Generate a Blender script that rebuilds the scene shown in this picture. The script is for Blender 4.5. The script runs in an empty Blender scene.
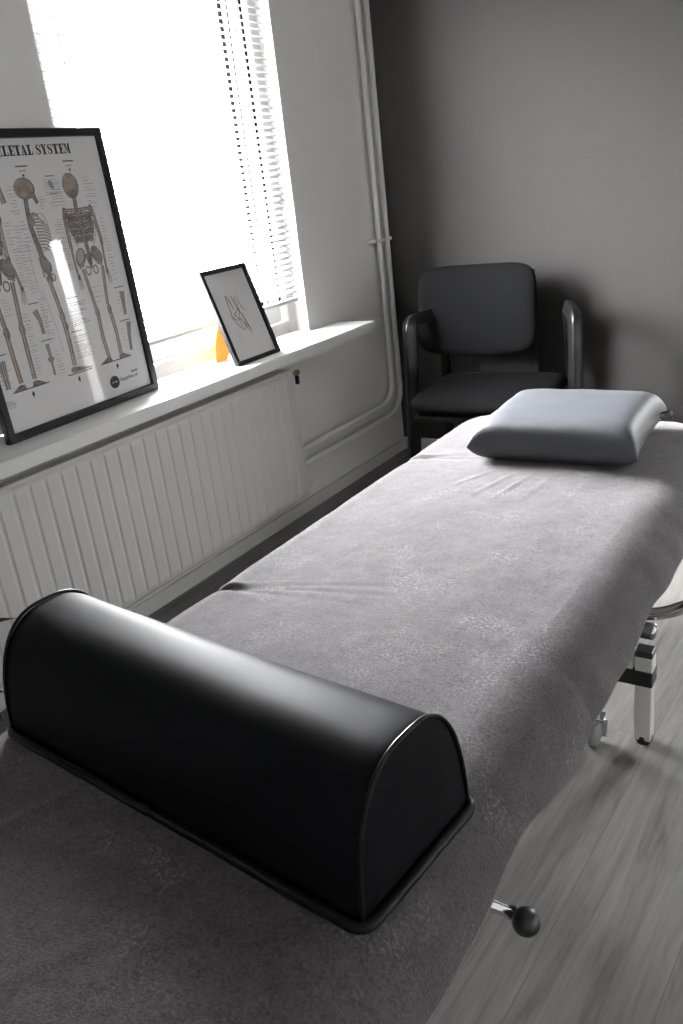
import bpy, bmesh, math, random
from mathutils import Vector, Matrix, noise
random.seed(4)
C = bpy.context.scene.collection
PI = math.pi

# ------------------------------------------------------------------ helpers
def nmat(name):
    m = bpy.data.materials.new(name); m.use_nodes = True
    nt = m.node_tree
    return m, nt, nt.nodes['Principled BSDF']

def mat(name, col, rough=.5, metal=0., bump=0., bscale=200., spec=.5, sheen=0., var=0., vscale=6., coat=0., stretch=(1,1,1), sheen_r=.4):
    m, nt, b = nmat(name)
    N, L = nt.nodes, nt.links
    b.inputs['Base Color'].default_value = (*col, 1)
    b.inputs['Roughness'].default_value = rough
    b.inputs['Metallic'].default_value = metal
    b.inputs['Specular IOR Level'].default_value = spec
    b.inputs['Sheen Weight'].default_value = sheen
    b.inputs['Sheen Roughness'].default_value = sheen_r
    b.inputs['Coat Weight'].default_value = coat
    tc = N.new('ShaderNodeTexCoord'); mp = N.new('ShaderNodeMapping')
    mp.inputs['Scale'].default_value = stretch
    L.new(tc.outputs['Object'], mp.inputs['Vector'])
    if var:
        n = N.new('ShaderNodeTexNoise'); n.inputs['Scale'].default_value = vscale; n.inputs['Detail'].default_value = 5
        L.new(mp.outputs[0], n.inputs['Vector'])
        r = N.new('ShaderNodeMapRange'); r.inputs['From Min'].default_value = .3; r.inputs['From Max'].default_value = .7
        r.inputs['To Min'].default_value = 1-var; r.inputs['To Max'].default_value = 1+var
        L.new(n.outputs['Fac'], r.inputs['Value'])
        v = N.new('ShaderNodeVectorMath'); v.operation = 'SCALE'; v.inputs[0].default_value = col
        L.new(r.outputs[0], v.inputs['Scale']); L.new(v.outputs[0], b.inputs['Base Color'])
    if bump:
        n = N.new('ShaderNodeTexNoise'); n.inputs['Scale'].default_value = bscale; n.inputs['Detail'].default_value = 3
        L.new(mp.outputs[0], n.inputs['Vector'])
        bp = N.new('ShaderNodeBump'); bp.inputs['Strength'].default_value = bump; bp.inputs['Distance'].default_value = .002
        L.new(n.outputs['Fac'], bp.inputs['Height']); L.new(bp.outputs[0], b.inputs['Normal'])
    return m

def glass_mat(name, tint=.995):
    m = bpy.data.materials.new(name); m.use_nodes = True
    nt = m.node_tree; N, L = nt.nodes, nt.links; N.clear()
    o = N.new('ShaderNodeOutputMaterial'); mx = N.new('ShaderNodeMixShader')
    t = N.new('ShaderNodeBsdfTransparent'); g = N.new('ShaderNodeBsdfGlossy'); g.inputs['Roughness'].default_value = .03
    f = N.new('ShaderNodeLayerWeight'); f.inputs['Blend'].default_value = .5
    p5 = N.new('ShaderNodeMath'); p5.operation = 'POWER'; p5.inputs[1].default_value = 5
    sc = N.new('ShaderNodeMath'); sc.operation = 'MULTIPLY_ADD'; sc.inputs[1].default_value = .5; sc.inputs[2].default_value = .022
    L.new(f.outputs['Facing'], p5.inputs[0]); L.new(p5.outputs[0], sc.inputs[0]); f = sc
    t.inputs['Color'].default_value = (tint, tint, tint, 1)
    L.new(f.outputs[0], mx.inputs[0]); L.new(t.outputs[0], mx.inputs[1]); L.new(g.outputs[0], mx.inputs[2]); L.new(mx.outputs[0], o.inputs[0])
    return m

def link(name, bm, m, parent=None, smooth=False):
    bmesh.ops.recalc_face_normals(bm, faces=bm.faces)
    me = bpy.data.meshes.new(name); bm.to_mesh(me); bm.free()
    o = bpy.data.objects.new(name, me); C.objects.link(o)
    if m: me.materials.append(m)
    if smooth:
        for p in me.polygons: p.use_smooth = True
    if parent: o.parent = parent
    return o

def box(bm, lo, hi, bev=0., M=None, seg=2):
    r = bmesh.ops.create_cube(bm, size=1.0)
    vs = r['verts']
    s = [hi[i]-lo[i] for i in range(3)]; c = [(hi[i]+lo[i])/2 for i in range(3)]
    for v in vs: v.co = Vector((v.co.x*s[0]+c[0], v.co.y*s[1]+c[1], v.co.z*s[2]+c[2]))
    if bev:
        es = list({e for v in vs for e in v.link_edges})
        rr = bmesh.ops.bevel(bm, geom=es, offset=bev, segments=seg, affect='EDGES', profile=.5)
        vs = list({v for f in rr['faces'] for v in f.verts} | {v for v in vs if v.is_valid})
    if M is not None:
        for v in vs: v.co = M @ v.co
    return vs

def bxo(name, lo, hi, m, parent=None, bev=0., M=None):
    bm = bmesh.new(); box(bm, lo, hi, bev, M); return link(name, bm, m, parent)

def tube(bm, pts, rad, seg=14, cap=True, prof=None):
    """sweep a round (or given) profile along pts; rad number or list"""
    pts = [Vector(p) for p in pts]; n = len(pts)
    rads = rad if isinstance(rad, (list, tuple)) else [rad]*n
    t0 = (pts[1]-pts[0]).normalized()
    up = Vector((0, 0, 1)) if abs(t0.z) < .9 else Vector((1, 0, 0))
    u = t0.cross(up).normalized(); rings = []
    for i, p in enumerate(pts):
        a = pts[max(i-1, 0)]; b = pts[min(i+1, n-1)]
        t = (b-a).normalized()
        u = (u - t*u.dot(t)).normalized(); w = t.cross(u)
        ring = []
        if prof: off = prof
        else: off = [(math.cos(2*PI*k/seg), math.sin(2*PI*k/seg)) for k in range(seg)]
        for (x, y) in off: ring.append(bm.verts.new(p + (u*x + w*y)*rads[i]))
        rings.append(ring)
    for i in range(n-1):
        for k in range(len(rings[0])):
            k2 = (k+1) % len(rings[0])
            bm.faces.new((rings[i][k], rings[i][k2], rings[i+1][k2], rings[i+1][k]))
    if cap:
        bm.faces.new(rings[0]); bm.faces.new(rings[-1])
    return rings

def fillet(pts, r, n=7):
    """round the corners of a polyline"""
    pts = [Vector(p) for p in pts]; out = [pts[0]]
    for i in range(1, len(pts)-1):
        p = pts[i]; a = (pts[i-1]-p); b = (pts[i+1]-p)
        rr = min(r, a.length*.49, b.length*.49)
        A = p+a.normalized()*rr; B = p+b.normalized()*rr
        for k in range(n+1):
            t = k/n; out.append(A*(1-t)**2 + p*2*t*(1-t) + B*t*t)
    out.append(pts[-1]); return out

def rrprof(w, h, r, n=4):
    o = []
    for cx, cy, a0 in ((w-r, h-r, 0), (-w+r, h-r, 90), (-w+r, -h+r, 180), (w-r, -h+r, 270)):
        for k in range(n+1):
            a = math.radians(a0+90*k/n); o.append((cx+r*math.cos(a), cy+r*math.sin(a)))
    return o

def sphere(bm, c, r, sx=1, sy=1, sz=1, u=24, v=16):
    rr = bmesh.ops.create_uvsphere(bm, u_segments=u, v_segments=v, radius=r)
    for q in rr['verts']: q.co = Vector((q.co.x*sx+c[0], q.co.y*sy+c[1], q.co.z*sz+c[2]))

def cyl(bm, c, r, d, axis='z', r2=None, seg=24):
    rr = bmesh.ops.create_cone(bm, cap_ends=True, segments=seg, radius1=r, radius2=r if r2 is None else r2, depth=d)
    R = {'z': Matrix(), 'x': Matrix.Rotation(PI/2, 4, 'Y'), 'y': Matrix.Rotation(-PI/2, 4, 'X')}[axis]
    for q in rr['verts']: q.co = R @ q.co + Vector(c)

def thing(name, label, cat, loc=(0, 0, 0), rz=0., group=None):
    o = bpy.data.objects.new(name, None); C.objects.link(o)
    o.location = loc; o.rotation_euler = (0, 0, rz); o.empty_display_size = .1
    o['label'] = label; o['category'] = cat
    if group: o['group'] = group
    return o

def struct(o):
    o['kind'] = 'structure'; return o

# ------------------------------------------------------------------ materials
M_wall = mat('white_wallpaper', (.87, .86, .845), .85, bump=.35, bscale=260, spec=.2)
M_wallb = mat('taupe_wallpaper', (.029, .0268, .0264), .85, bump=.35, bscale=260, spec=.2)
M_ceil = mat('ceiling_paint', (.88, .88, .87), .9, spec=.2)
M_wallc = mat('white_ceiling_board', (.86, .86, .85), .9)
M_trim = mat('white_trim_paint', (.62, .62, .61), .5)
M_sill = mat('white_laminate_sill', (.86, .86, .85), .35, var=.02)
M_rad = mat('radiator_enamel', (.74, .73, .715), .4, var=.02)
M_pipe = mat('white_pipe_paint', (.82, .81, .78), .45)
M_upvc = mat('white_window_plastic', (.82, .82, .82), .3)
M_gasket_gap = mat('black_gasket_and_gap_shade', (.0018, .0022, .0030), .95, spec=0)
M_slat = mat('white_blind_slat', (.8, .8, .8), .4)
M_blackw = mat('black_painted_wood', (.010, .0095, .010), .4, bump=.1, bscale=300, spec=.25)
M_paper = mat('poster_paper', (.93, .92, .925), .6, var=.02)
M_paper2 = mat('drawing_paper', (.92, .905, .90), .7, var=.03, vscale=30)
M_ink = mat('black_ink', (.02, .02, .022), .6)
M_inkg = mat('grey_caption_ink', (.36, .36, .38), .6)
M_inkl = mat('pale_caption_ink', (.50, .50, .53), .6)
M_bone = mat('printed_bone_brown', (.34, .28, .245), .6, var=.35, vscale=60)
M_boneg = mat('printed_bone_grey', (.22, .20, .195), .6, var=.5, vscale=90)
M_bonel = mat('printed_bone_light', (.56, .50, .46), .6)
M_boneo = mat('printed_bone_orange', (.42, .30, .22), .6, var=.25, vscale=60)
M_skull = mat('printed_skull_tan', (.40, .325, .28), .6, var=.25, vscale=70)
M_pencil = mat('pencil_grey', (.16, .155, .155), .7)
M_pencill = mat('soft_pencil_grey', (.42, .41, .41), .7)
M_orange = mat('orange_card', (.70, .27, .04), .7, var=.05)
M_glass = glass_mat('clear_glass')
M_tint = glass_mat('tinted_glass', .5)
M_leather = mat('black_leather', (.005, .005, .006), .54, bump=.06, bscale=420, spec=.04, var=.15)
M_piping = mat('black_leather_piping', (.004, .004, .0045), .32, spec=.15)
M_vinyl = mat('blue_grey_vinyl', (.050, .0527, .060), .55, bump=.15, bscale=500, spec=.4)
M_tag = mat('black_fabric_tag', (.02, .02, .02), .8)
M_cfab = mat('black_chair_fabric', (.005, .005, .0053), .95, bump=.6, bscale=600, spec=.02)
M_cpl = mat('black_chair_plastic', (.006, .0058, .006), .32, spec=.3)
M_cush = mat('dark_table_vinyl', (.05, .05, .055), .5)
M_wmetal = mat('white_powder_coated_steel', (.68, .67, .645), .35, var=.02)
M_blackp = mat('black_plastic', (.012, .012, .012), .4)
M_chrome = mat('chrome', (.75, .75, .75), .12, metal=1)
M_gplast = mat('grey_castor_plastic', (.22, .22, .225), .4)
M_pot = mat('dark_plant_pot', (.06, .05, .045), .5, var=.1)
M_soil = mat('potting_soil', (.03, .02, .015), .95, bump=1, bscale=150)
M_leaf = mat('olive_leaf', (.014, .018, .008), .7, spec=.1, var=.3, vscale=20)
M_leafr = mat('dark_red_leaf', (.018, .005, .004), .7, spec=.1, var=.3, vscale=20)

# towelling cover: fine pile, even sheen, its sparkle painted on as lighter patches
M_cloth, nt, b = nmat('grey_towelling')
N, L = nt.nodes, nt.links
tc = N.new('ShaderNodeTexCoord')
n1 = N.new('ShaderNodeTexNoise'); n1.inputs['Scale'].default_value = 34; n1.inputs['Detail'].default_value = 6; n1.inputs['Roughness'].default_value = .85
n2 = N.new('ShaderNodeTexNoise'); n2.inputs['Scale'].default_value = 480; n2.inputs['Detail'].default_value = 3
n3 = N.new('ShaderNodeTexNoise'); n3.inputs['Scale'].default_value = 260; n3.inputs['Detail'].default_value = 4
for q in (n1, n2, n3): L.new(tc.outputs['Object'], q.inputs['Vector'])
rp = N.new('ShaderNodeValToRGB'); rp.color_ramp.elements[0].position = .36; rp.color_ramp.elements[1].position = .66
rp.color_ramp.elements[0].color = (.046, .0415, .044, 1); rp.color_ramp.elements[1].color = (.096, .0875, .0925, 1)
mx = N.new('ShaderNodeMath'); mx.operation = 'MULTIPLY_ADD'; mx.inputs[1].default_value = .55
mm = N.new('ShaderNodeMath'); mm.operation = 'MULTIPLY'; mm.inputs[1].default_value = .45
L.new(n1.outputs['Fac'], mm.inputs[0]); L.new(n3.outputs['Fac'], mx.inputs[0]); L.new(mm.outputs[0], mx.inputs[2])
L.new(mx.outputs[0], rp.inputs[0]); L.new(rp.outputs[0], b.inputs['Base Color'])
b.inputs['Roughness'].default_value = .85; b.inputs['Specular IOR Level'].default_value = .08
b.inputs['Sheen Weight'].default_value = .26; b.inputs['Sheen Roughness'].default_value = .35
b.inputs['Sheen Tint'].default_value = (1, .96, .97, 1)
# sheen sparkle put into the colour: small lighter flecks gathered in loose patches
v1 = N.new('ShaderNodeTexNoise'); v1.inputs['Scale'].default_value = 12; v1.inputs['Detail'].default_value = 3; L.new(tc.outputs['Object'], v1.inputs['Vector'])
v2 = N.new('ShaderNodeTexNoise'); v2.inputs['Scale'].default_value = 240; v2.inputs['Detail'].default_value = 3; L.new(tc.outputs['Object'], v2.inputs['Vector'])
r1 = N.new('ShaderNodeMapRange'); r1.inputs['From Min'].default_value = .50; r1.inputs['From Max'].default_value = .72; L.new(v1.outputs['Fac'], r1.inputs['Value'])
r2 = N.new('ShaderNodeMapRange'); r2.inputs['From Min'].default_value = .50; r2.inputs['From Max'].default_value = .68; L.new(v2.outputs['Fac'], r2.inputs['Value'])
mf = N.new('ShaderNodeMath'); mf.operation = 'MULTIPLY'; L.new(r1.outputs[0], mf.inputs[0]); L.new(r2.outputs[0], mf.inputs[1])
fm = N.new('ShaderNodeMix'); fm.data_type = 'RGBA'; fm.inputs['B'].default_value = (.170, .158, .164, 1); L.new(mf.outputs[0], fm.inputs['Factor']); L.new(rp.outputs[0], fm.inputs['A'])
L.new(fm.outputs['Result'], b.inputs['Base Color'])
bp = N.new('ShaderNodeBump'); bp.inputs['Strength'].default_value = .6; bp.inputs['Distance'].default_value = .0025
L.new(n2.outputs['Fac'], bp.inputs['Height']); L.new(bp.outputs[0], b.inputs['Normal'])

# laminate floor: planks along y
M_floor, nt, b = nmat('grey_oak_laminate')
N, L = nt.nodes, nt.links
tc = N.new('ShaderNodeTexCoord')
mpb = N.new('ShaderNodeMapping'); mpb.inputs['Rotation'].default_value = (0, 0, PI/2+math.radians(2.5)); mpb.inputs['Location'].default_value = (.31, .045, 0)
L.new(tc.outputs['Object'], mpb.inputs['Vector'])
br = N.new('ShaderNodeTexBrick'); br.inputs['Scale'].default_value = 1; br.inputs['Brick Width'].default_value = 1.25; br.inputs['Row Height'].default_value = .19
br.inputs['Mortar Size'].default_value = .0012; br.inputs['Mortar Smooth'].default_value = .2; br.offset = .37
br.inputs['Color1'].default_value = (0, 0, 0, 1); br.inputs['Color2'].default_value = (1, 1, 1, 1); br.inputs['Mortar'].default_value = (.5, .5, .5, 1)
L.new(mpb.outputs[0], br.inputs['Vector'])
sh = N.new('ShaderNodeVectorMath'); sh.operation = 'SCALE'; sh.inputs['Scale'].default_value = 3.7
L.new(br.outputs['Color'], sh.inputs[0])
ad = N.new('ShaderNodeVectorMath'); ad.operation = 'ADD'; L.new(mpb.outputs[0], ad.inputs[0]); L.new(sh.outputs[0], ad.inputs[1])
mpg = N.new('ShaderNodeMapping'); mpg.inputs['Scale'].default_value = (1.3, 14, 1); L.new(ad.outputs[0], mpg.inputs['Vector'])
g1 = N.new('ShaderNodeTexNoise'); g1.inputs['Scale'].default_value = 1.6; g1.inputs['Detail'].default_value = 9; g1.inputs['Roughness'].default_value = .62; g1.inputs['Distortion'].default_value = 1.4
L.new(mpg.outputs[0], g1.inputs['Vector'])
mpf = N.new('ShaderNodeMapping'); mpf.inputs['Scale'].default_value = (5, 70, 1); L.new(ad.outputs[0], mpf.inputs['Vector'])
g2 = N.new('ShaderNodeTexNoise'); g2.inputs['Scale'].default_value = 2.2; g2.inputs['Detail'].default_value = 5
L.new(mpf.outputs[0], g2.inputs['Vector'])
s1 = N.new('ShaderNodeMath'); s1.operation = 'MULTIPLY_ADD'; s1.inputs[1].default_value = .3
s0 = N.new('ShaderNodeMath'); s0.operation = 'MULTIPLY'; s0.inputs[1].default_value = .7
L.new(g1.outputs['Fac'], s0.inputs[0]); L.new(g2.outputs['Fac'], s1.inputs[0]); L.new(s0.outputs[0], s1.inputs[2])
rp = N.new('ShaderNodeValToRGB'); e = rp.color_ramp.elements
e[0].position = .32; e[0].color = (.094, .086, .080, 1); e[1].position = .66; e[1].color = (.205, .195, .185, 1)
e2 = e.new(.48); e2.color = (.153, .143, .135, 1)
L.new(s1.outputs[0], rp.inputs[0])
pv = N.new('ShaderNodeMapRange'); pv.inputs['To Min'].default_value = .86; pv.inputs['To Max'].default_value = 1.1
sp = N.new('ShaderNodeSeparateColor'); L.new(br.outputs['Color'], sp.inputs[0]); L.new(sp.outputs[0], pv.inputs['Value'])
vs = N.new('ShaderNodeVectorMath'); vs.operation = 'SCALE'; L.new(rp.outputs[0], vs.inputs[0]); L.new(pv.outputs[0], vs.inputs['Scale'])
mo = N.new('ShaderNodeMix'); mo.data_type = 'RGBA'; L.new(br.outputs['Fac'], mo.inputs['Factor']); L.new(vs.outputs[0], mo.inputs['A']); mo.inputs['B'].default_value = (.12, .112, .105, 1)
L.new(mo.outputs['Result'], b.inputs['Base Color'])
b.inputs['Roughness'].default_value = .5; b.inputs['Specular IOR Level'].default_value = .35
bp = N.new('ShaderNodeBump'); bp.inputs['Strength'].default_value = .15; bp.inputs['Distance'].default_value = .001
L.new(g2.outputs['Fac'], bp.inputs['Height']); L.new(bp.outputs[0], b.inputs['Normal'])

# ------------------------------------------------------------------ room shell
WX, BY, RX, NY, CZ = -1.895, 3.29, 1.75, -1.6, 2.6
Wy0, Wy1, Wz0, Wz1 = 1.632, 2.643, .676, 2.2       # window opening
V0, V1 = 1.06, 1.36                                   # second opening of the same height, left of the pier
WT = .30                                             # wall thickness
struct(bxo('floor', (WX-WT, NY-.1, -.1), (RX+.1, BY+.1, 0), M_floor))
struct(bxo('ceiling', (WX-WT, NY-.1, CZ), (RX+.1, BY+.1, CZ+.1), M_wallc))
bm = bmesh.new()
box(bm, (WX-WT, NY-.1, 0), (WX, V0, CZ)); box(bm, (WX-WT, V1, 0), (WX, Wy0, CZ)); box(bm, (WX-WT, V0, 0), (WX, V1, Wz0-.036)); box(bm, (WX-WT, V0, Wz1), (WX, V1, CZ)); box(bm, (WX-WT, Wy1, 0), (WX, BY+.1, CZ))
box(bm, (WX-WT, Wy0, 0), (WX, Wy1, Wz0-.036)); box(bm, (WX-WT, Wy0, Wz1), (WX, Wy1, CZ))
struct(link('wall_left', bm, M_wall))
SX0, SX1, SZ1 = -.10, .080, 1.22                  # narrow glazed strip beside the back door
bm = bmesh.new()
box(bm, (WX, BY, 0), (SX0, BY+.1, CZ)); box(bm, (SX1, BY, 0), (RX+.1, BY+.1, CZ)); box(bm, (SX0, BY, SZ1), (SX1, BY+.1, CZ)); box(bm, (SX0, BY, 0), (SX1, BY+.1, .03))
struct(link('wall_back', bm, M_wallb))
struct(bxo('window_2', (SX0, BY+.045, .03), (SX1, BY+.05, SZ1), M_tint))
struct(bxo('wall_right', (RX, NY, 0), (RX+.1, BY, CZ), M_ceil))
struct(bxo('wall_front', (WX, NY-.1, 0), (RX+.1, NY, CZ), M_ceil))
struct(bxo('baseboard_left', (WX, NY, 0), (WX+.012, BY-.012, .05), M_trim, bev=.002))
struct(bxo('baseboard_back', (WX, BY-.012, 0), (RX, BY, .055), M_trim, bev=.002))

# window: outer frame, sash, gaskets, pane
def make_window(wname, Wy0, Wy1):
    wn = struct(thing(wname, 'x', 'x', (WX-.055, (Wy0+Wy1)/2, Wz0)))
    del wn['label'], wn['category']
    def wl(name, boxes, m, bev=.003):
        bm = bmesh.new()
        for lo, hi in boxes: box(bm, (lo[0]-wn.location.x, lo[1]-wn.location.y, lo[2]-wn.location.z), (hi[0]-wn.location.x, hi[1]-wn.location.y, hi[2]-wn.location.z), bev)
        return link(name, bm, m, wn)
    fx0, fx1 = WX-.125, WX-.055
    a, c = Wy0, Wy1
    wl('window_frame', [((fx0, a, Wz0), (fx1, a+.045, Wz1)), ((fx0, c-.045, Wz0), (fx1, c, Wz1)),
       ((fx0, a+.045, Wz0), (fx1, c-.045, Wz0+.05)), ((fx0, a+.045, Wz1-.05), (fx1, c-.045, Wz1))], M_upvc)
    a += .05; c -= .05
    s0, s1_ = WX-.15, WX-.085
    wl('window_sash', [((s0, a, Wz0+.052), (s1_, a+.10, Wz1-.052)), ((s0, c-.10, Wz0+.052), (s1_, c, Wz1-.052)),
       ((s0, a+.10, Wz0+.052), (s1_, c-.10, Wz0+.112)), ((s0, a+.10, Wz1-.112), (s1_, c-.10, Wz1-.052))], M_upvc)
    g = .006
    a += .10; c -= .10; z0_, z1_ = Wz0+.112, Wz1-.112
    wl('window_gasket_and_gap_shade', [((s1_-.02, a, z0_), (s1_-.008, a+g, z1_)), ((s1_-.012, c-g, z0_), (s1_+.001, c, z1_)), ((s1_-.005, c+.028, z0_), (s1_+.001, c+.032, z1_)), ((s1_-.02, c+.101, z0_), (s1_+.004, c+.1045, z1_)),  # last strip is black colour for the shade in the frame-sash gap
       ((s1_-.02, a+g, z0_), (s1_-.008, c-g, z0_+g)), ((s1_-.02, a+g, z1_-g), (s1_-.008, c-g, z1_))], M_gasket_gap, 0)
    wl('window_glass', [((s1_-.032, a, z0_), (s1_-.028, c, z1_))], M_glass, 0)
make_window('window_1', Wy0, Wy1); make_window('window_3', V0, V1)

# window sill board: shelf in front of the wall plus tongue into the reveal
bm = bmesh.new()
zt = Wz0; zb = Wz0-.036
poly = [(-1.72, .25), (-1.72, 2.835), (WX, 2.835), (WX, Wy1), (WX-.055, Wy1), (WX-.055, Wy0), (WX, Wy0), (WX, V1), (WX-.055, V1), (WX-.055, V0), (WX, V0), (WX, .25)]
top = [bm.verts.new((x, y, zt)) for x, y in poly]; bot = [bm.verts.new((x, y, zb)) for x, y in poly]
bm.faces.new(top); bm.faces.new(bot[::-1])
for i in range(len(poly)):
    j = (i+1) % len(poly); bm.faces.new((top[i], top[j], bot[j], bot[i]))
bmesh.ops.bevel(bm, geom=[e for e in bm.edges if e.verts[0].co.x == e.verts[1].co.x and abs(e.verts[0].co.x+1.72) < 1e-4 and e.calc_length() > 1], offset=.003, segments=2, affect='EDGES')
sill = struct(link('trim_1', bm, M_sill))

# venetian blind in the reveal
def make_blind(lab, Wy0, Wy1, tilt):
    bl = thing('venetian_blind', lab, 'blind', (WX-.028, (Wy0+Wy1)/2, Wz1))
    hw = (Wy1-Wy0)/2-.022
    bm = bmesh.new(); box(bm, (-.017, -hw, -.03), (.017, hw, -.002), .002); link('headrail', bm, M_slat, bl)
    bm = bmesh.new()
    zz = -.055; zend = .80-Wz1
    pit = .0215
    while zz > zend+.015:
        prev = None
        for k in range(5):
            t = -1+k*.5; x = t*.0125; z = zz + .0018*(1-t*t) - x*tilt
            va = bm.verts.new((x, -hw, z)); vb = bm.verts.new((x, hw, z)); vc = bm.verts.new((x, hw, z-.0005)); vd = bm.verts.new((x, -hw, z-.0005))
            if prev:
                bm.faces.new((prev[0], prev[1], vb, va)); bm.faces.new((prev[3], vd, vc, prev[2]))
            prev = (va, vb, vc, vd)
        zz -= pit
    link('slats', bm, M_slat, bl, True)
    bm = bmesh.new(); box(bm, (-.013, -hw, zend-.006), (.013, hw, zend+.008), .003); link('bottom_rail', bm, M_slat, bl)
    for yy in (-hw+.14, 0, hw-.14):
        bm = bmesh.new()
        for xx in (-.0135, .0135): tube(bm, [(xx, yy, -.03), (xx, yy, zend)], .0006, 6)
        link('ladder_cord', bm, M_slat, bl)
    bm = bmesh.new(); tube(bm, [(.022, -hw+.06, -.02), (.022, -hw+.062, -.75)], .003, 8); link('tilt_wand', bm, M_slat, bl, True)
make_blind('white horizontal venetian blind hanging in the wide bright window', Wy0, Wy1, .5)
make_blind('white venetian blind in the narrow window left of the anatomy poster', V0, V1, .5)

# ------------------------------------------------------------------ radiator
ry0, ry1, rz0, rz1, rxf = .72, 2.385, .105, .592, -1.80
rad = thing('panel_radiator', 'long white ribbed panel radiator under the window sill', 'radiator', (WX, (ry0+ry1)/2, 0))
rl = Vector(rad.location)
bm = bmesh.new()
pitch = .05; prof = []
y = ry0
prof.append((rxf-.004, ry0)); 
yy = ry0+.012
while yy+pitch < ry1-.008:
    prof += [(rxf, yy), (rxf, yy+.034), (rxf-.004, yy+.039), (rxf-.0043, yy+.045), (rxf, yy+.05)]
    yy += pitch
prof += [(rxf, yy), (rxf-.004, ry1)]
rows = []
for z, dx in ((rz0, -.012), (rz0+.012, -.002), (rz0+.03, 0), (rz1-.03, 0), (rz1-.016, -.001), (rz1-.008, -.008)):
    flat = z < rz0+.02 or z > rz1-.02
    rows.append([bm.verts.new(((rxf-.003 if flat else x)+dx-rl.x, yv-rl.y, z)) for x, yv in prof])
for i in range(len(rows)-1):
    for k in range(len(prof)-1): bm.faces.new((rows[i][k], rows[i][k+1], rows[i+1][k+1], rows[i+1][k]))
bk = [bm.verts.new((rxf-.02-rl.x, yv-rl.y, z)) for (yv, z) in ((ry0, rz0), (ry1, rz0), (ry1, rz1-.008), (ry0, rz1-.008))]
bm.faces.new(bk)
link('front_panel', bm, M_rad, rad)
bm = bmesh.new(); box(bm, (WX+.022-rl.x, ry0+.006-rl.y, rz0), (WX+.032-rl.x, ry1-.006-rl.y, rz1-.01), .002); link('rear_panel', bm, M_rad, rad)
for yv in (ry0, ry1-.004):
    bm = bmesh.new(); box(bm, (WX+.024-rl.x, yv-rl.y, rz0+.01), (rxf-.012-rl.x, yv+.004-rl.y, rz1-.002), .001); link('side_panel', bm, M_rad, rad)
bm = bmesh.new()
box(bm, (WX+.022-rl.x, ry0-rl.y, rz1-.008), (WX+.032-rl.x, ry1-rl.y, rz1)); box(bm, (rxf-.018-rl.x, ry0-rl.y, rz1-.008), (rxf-.008-rl.x, ry1-rl.y, rz1))
yv = ry0+.01
while yv < ry1-.01:
    box(bm, (WX+.03-rl.x, yv-rl.y, rz1-.005), (rxf-.016-rl.x, yv+.004-rl.y, rz1-.001)); yv += .012
link('top_grille', bm, M_rad, rad)
for yv in (ry0+.18, ry1-.18):
    bm = bmesh.new(); box(bm, (.001, yv-.015-rl.y, rz0+.05), (.024, yv+.015-rl.y, rz1-.06), .002); link('wall_bracket', bm, M_rad, rad)
bm = bmesh.new()
cyl(bm, (.083, ry1+.012-rl.y, rz1-.02), .008, .026, 'y'); cyl(bm, (.083, ry1+.03-rl.y, rz1-.02), .011, .018, 'y', seg=6)
o = link('bleed_valve', bm, mat('aged_brass', (.34, .29, .13), .4, metal=.6), rad); o['label'] = 'small brass bleed valve'
bm = bmesh.new(); box(bm, (.076, ry1+.024-rl.y, rz1-.062), (.090, ry1+.036-rl.y, rz1-.031), .003); link('drain_spout', bm, M_blackp, rad)
bm = bmesh.new(); tube(bm, fillet([(.075, ry1-.004-rl.y, .14), (.075, ry1+.03-rl.y, .14)], .01), .009, 12); cyl(bm, (.075, ry1+.036-rl.y, .14), .012, .02, 'y', seg=6)
link('end_plug', bm, M_pipe, rad)

# heating pipes: each one runs down the wall, bends and runs to the radiator
px = WX+.03
for (yp, zp, rr, lab) in ((3.178, .262, .12, 'white heating pipe nearer the window, bending to the upper run'), (3.243, .203, .12, 'white heating pipe nearest the room corner, bending to the lower run')):
    bm = bmesh.new()
    tube(bm, fillet([(px, yp, CZ-.001), (px, yp, zp), (px, 2.387, zp)], rr, 12), .011, 16)
    o = link('heating_pipe', bm, M_pipe, None, True); o['label'] = lab; o['category'] = 'pipe'; o['group'] = 'heating pipes in the corner'
bm = bmesh.new()
box(bm, (WX, 3.128, .938), (WX+.019, 3.258, .952), .002); box(bm, (WX+.041, 3.13, .938), (WX+.045, 3.258, .952), .001)
box(bm, (WX+.019, 3.128, .938), (WX+.043, 3.134, .952), .001); box(bm, (WX+.019, 3.207, .938), (WX+.043, 3.213, .952), .001)
o = link('pipe_bracket', bm, M_pipe); o['label'] = 'small white clip holding both heating pipes to the wall'; o['category'] = 'bracket'

# ------------------------------------------------------------------ framed prints
def frame_basis(BL, e, u):
    e = Vector(e).normalized(); u = Vector(u); u = (u-e*u.dot(e)).normalized(); n = e.cross(u)
    return Matrix(((e.x, u.x, n.x, BL[0]), (e.y, u.y, n.y, BL[1]), (e.z, u.z, n.z, BL[2]), (0, 0, 0, 1)))

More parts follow.
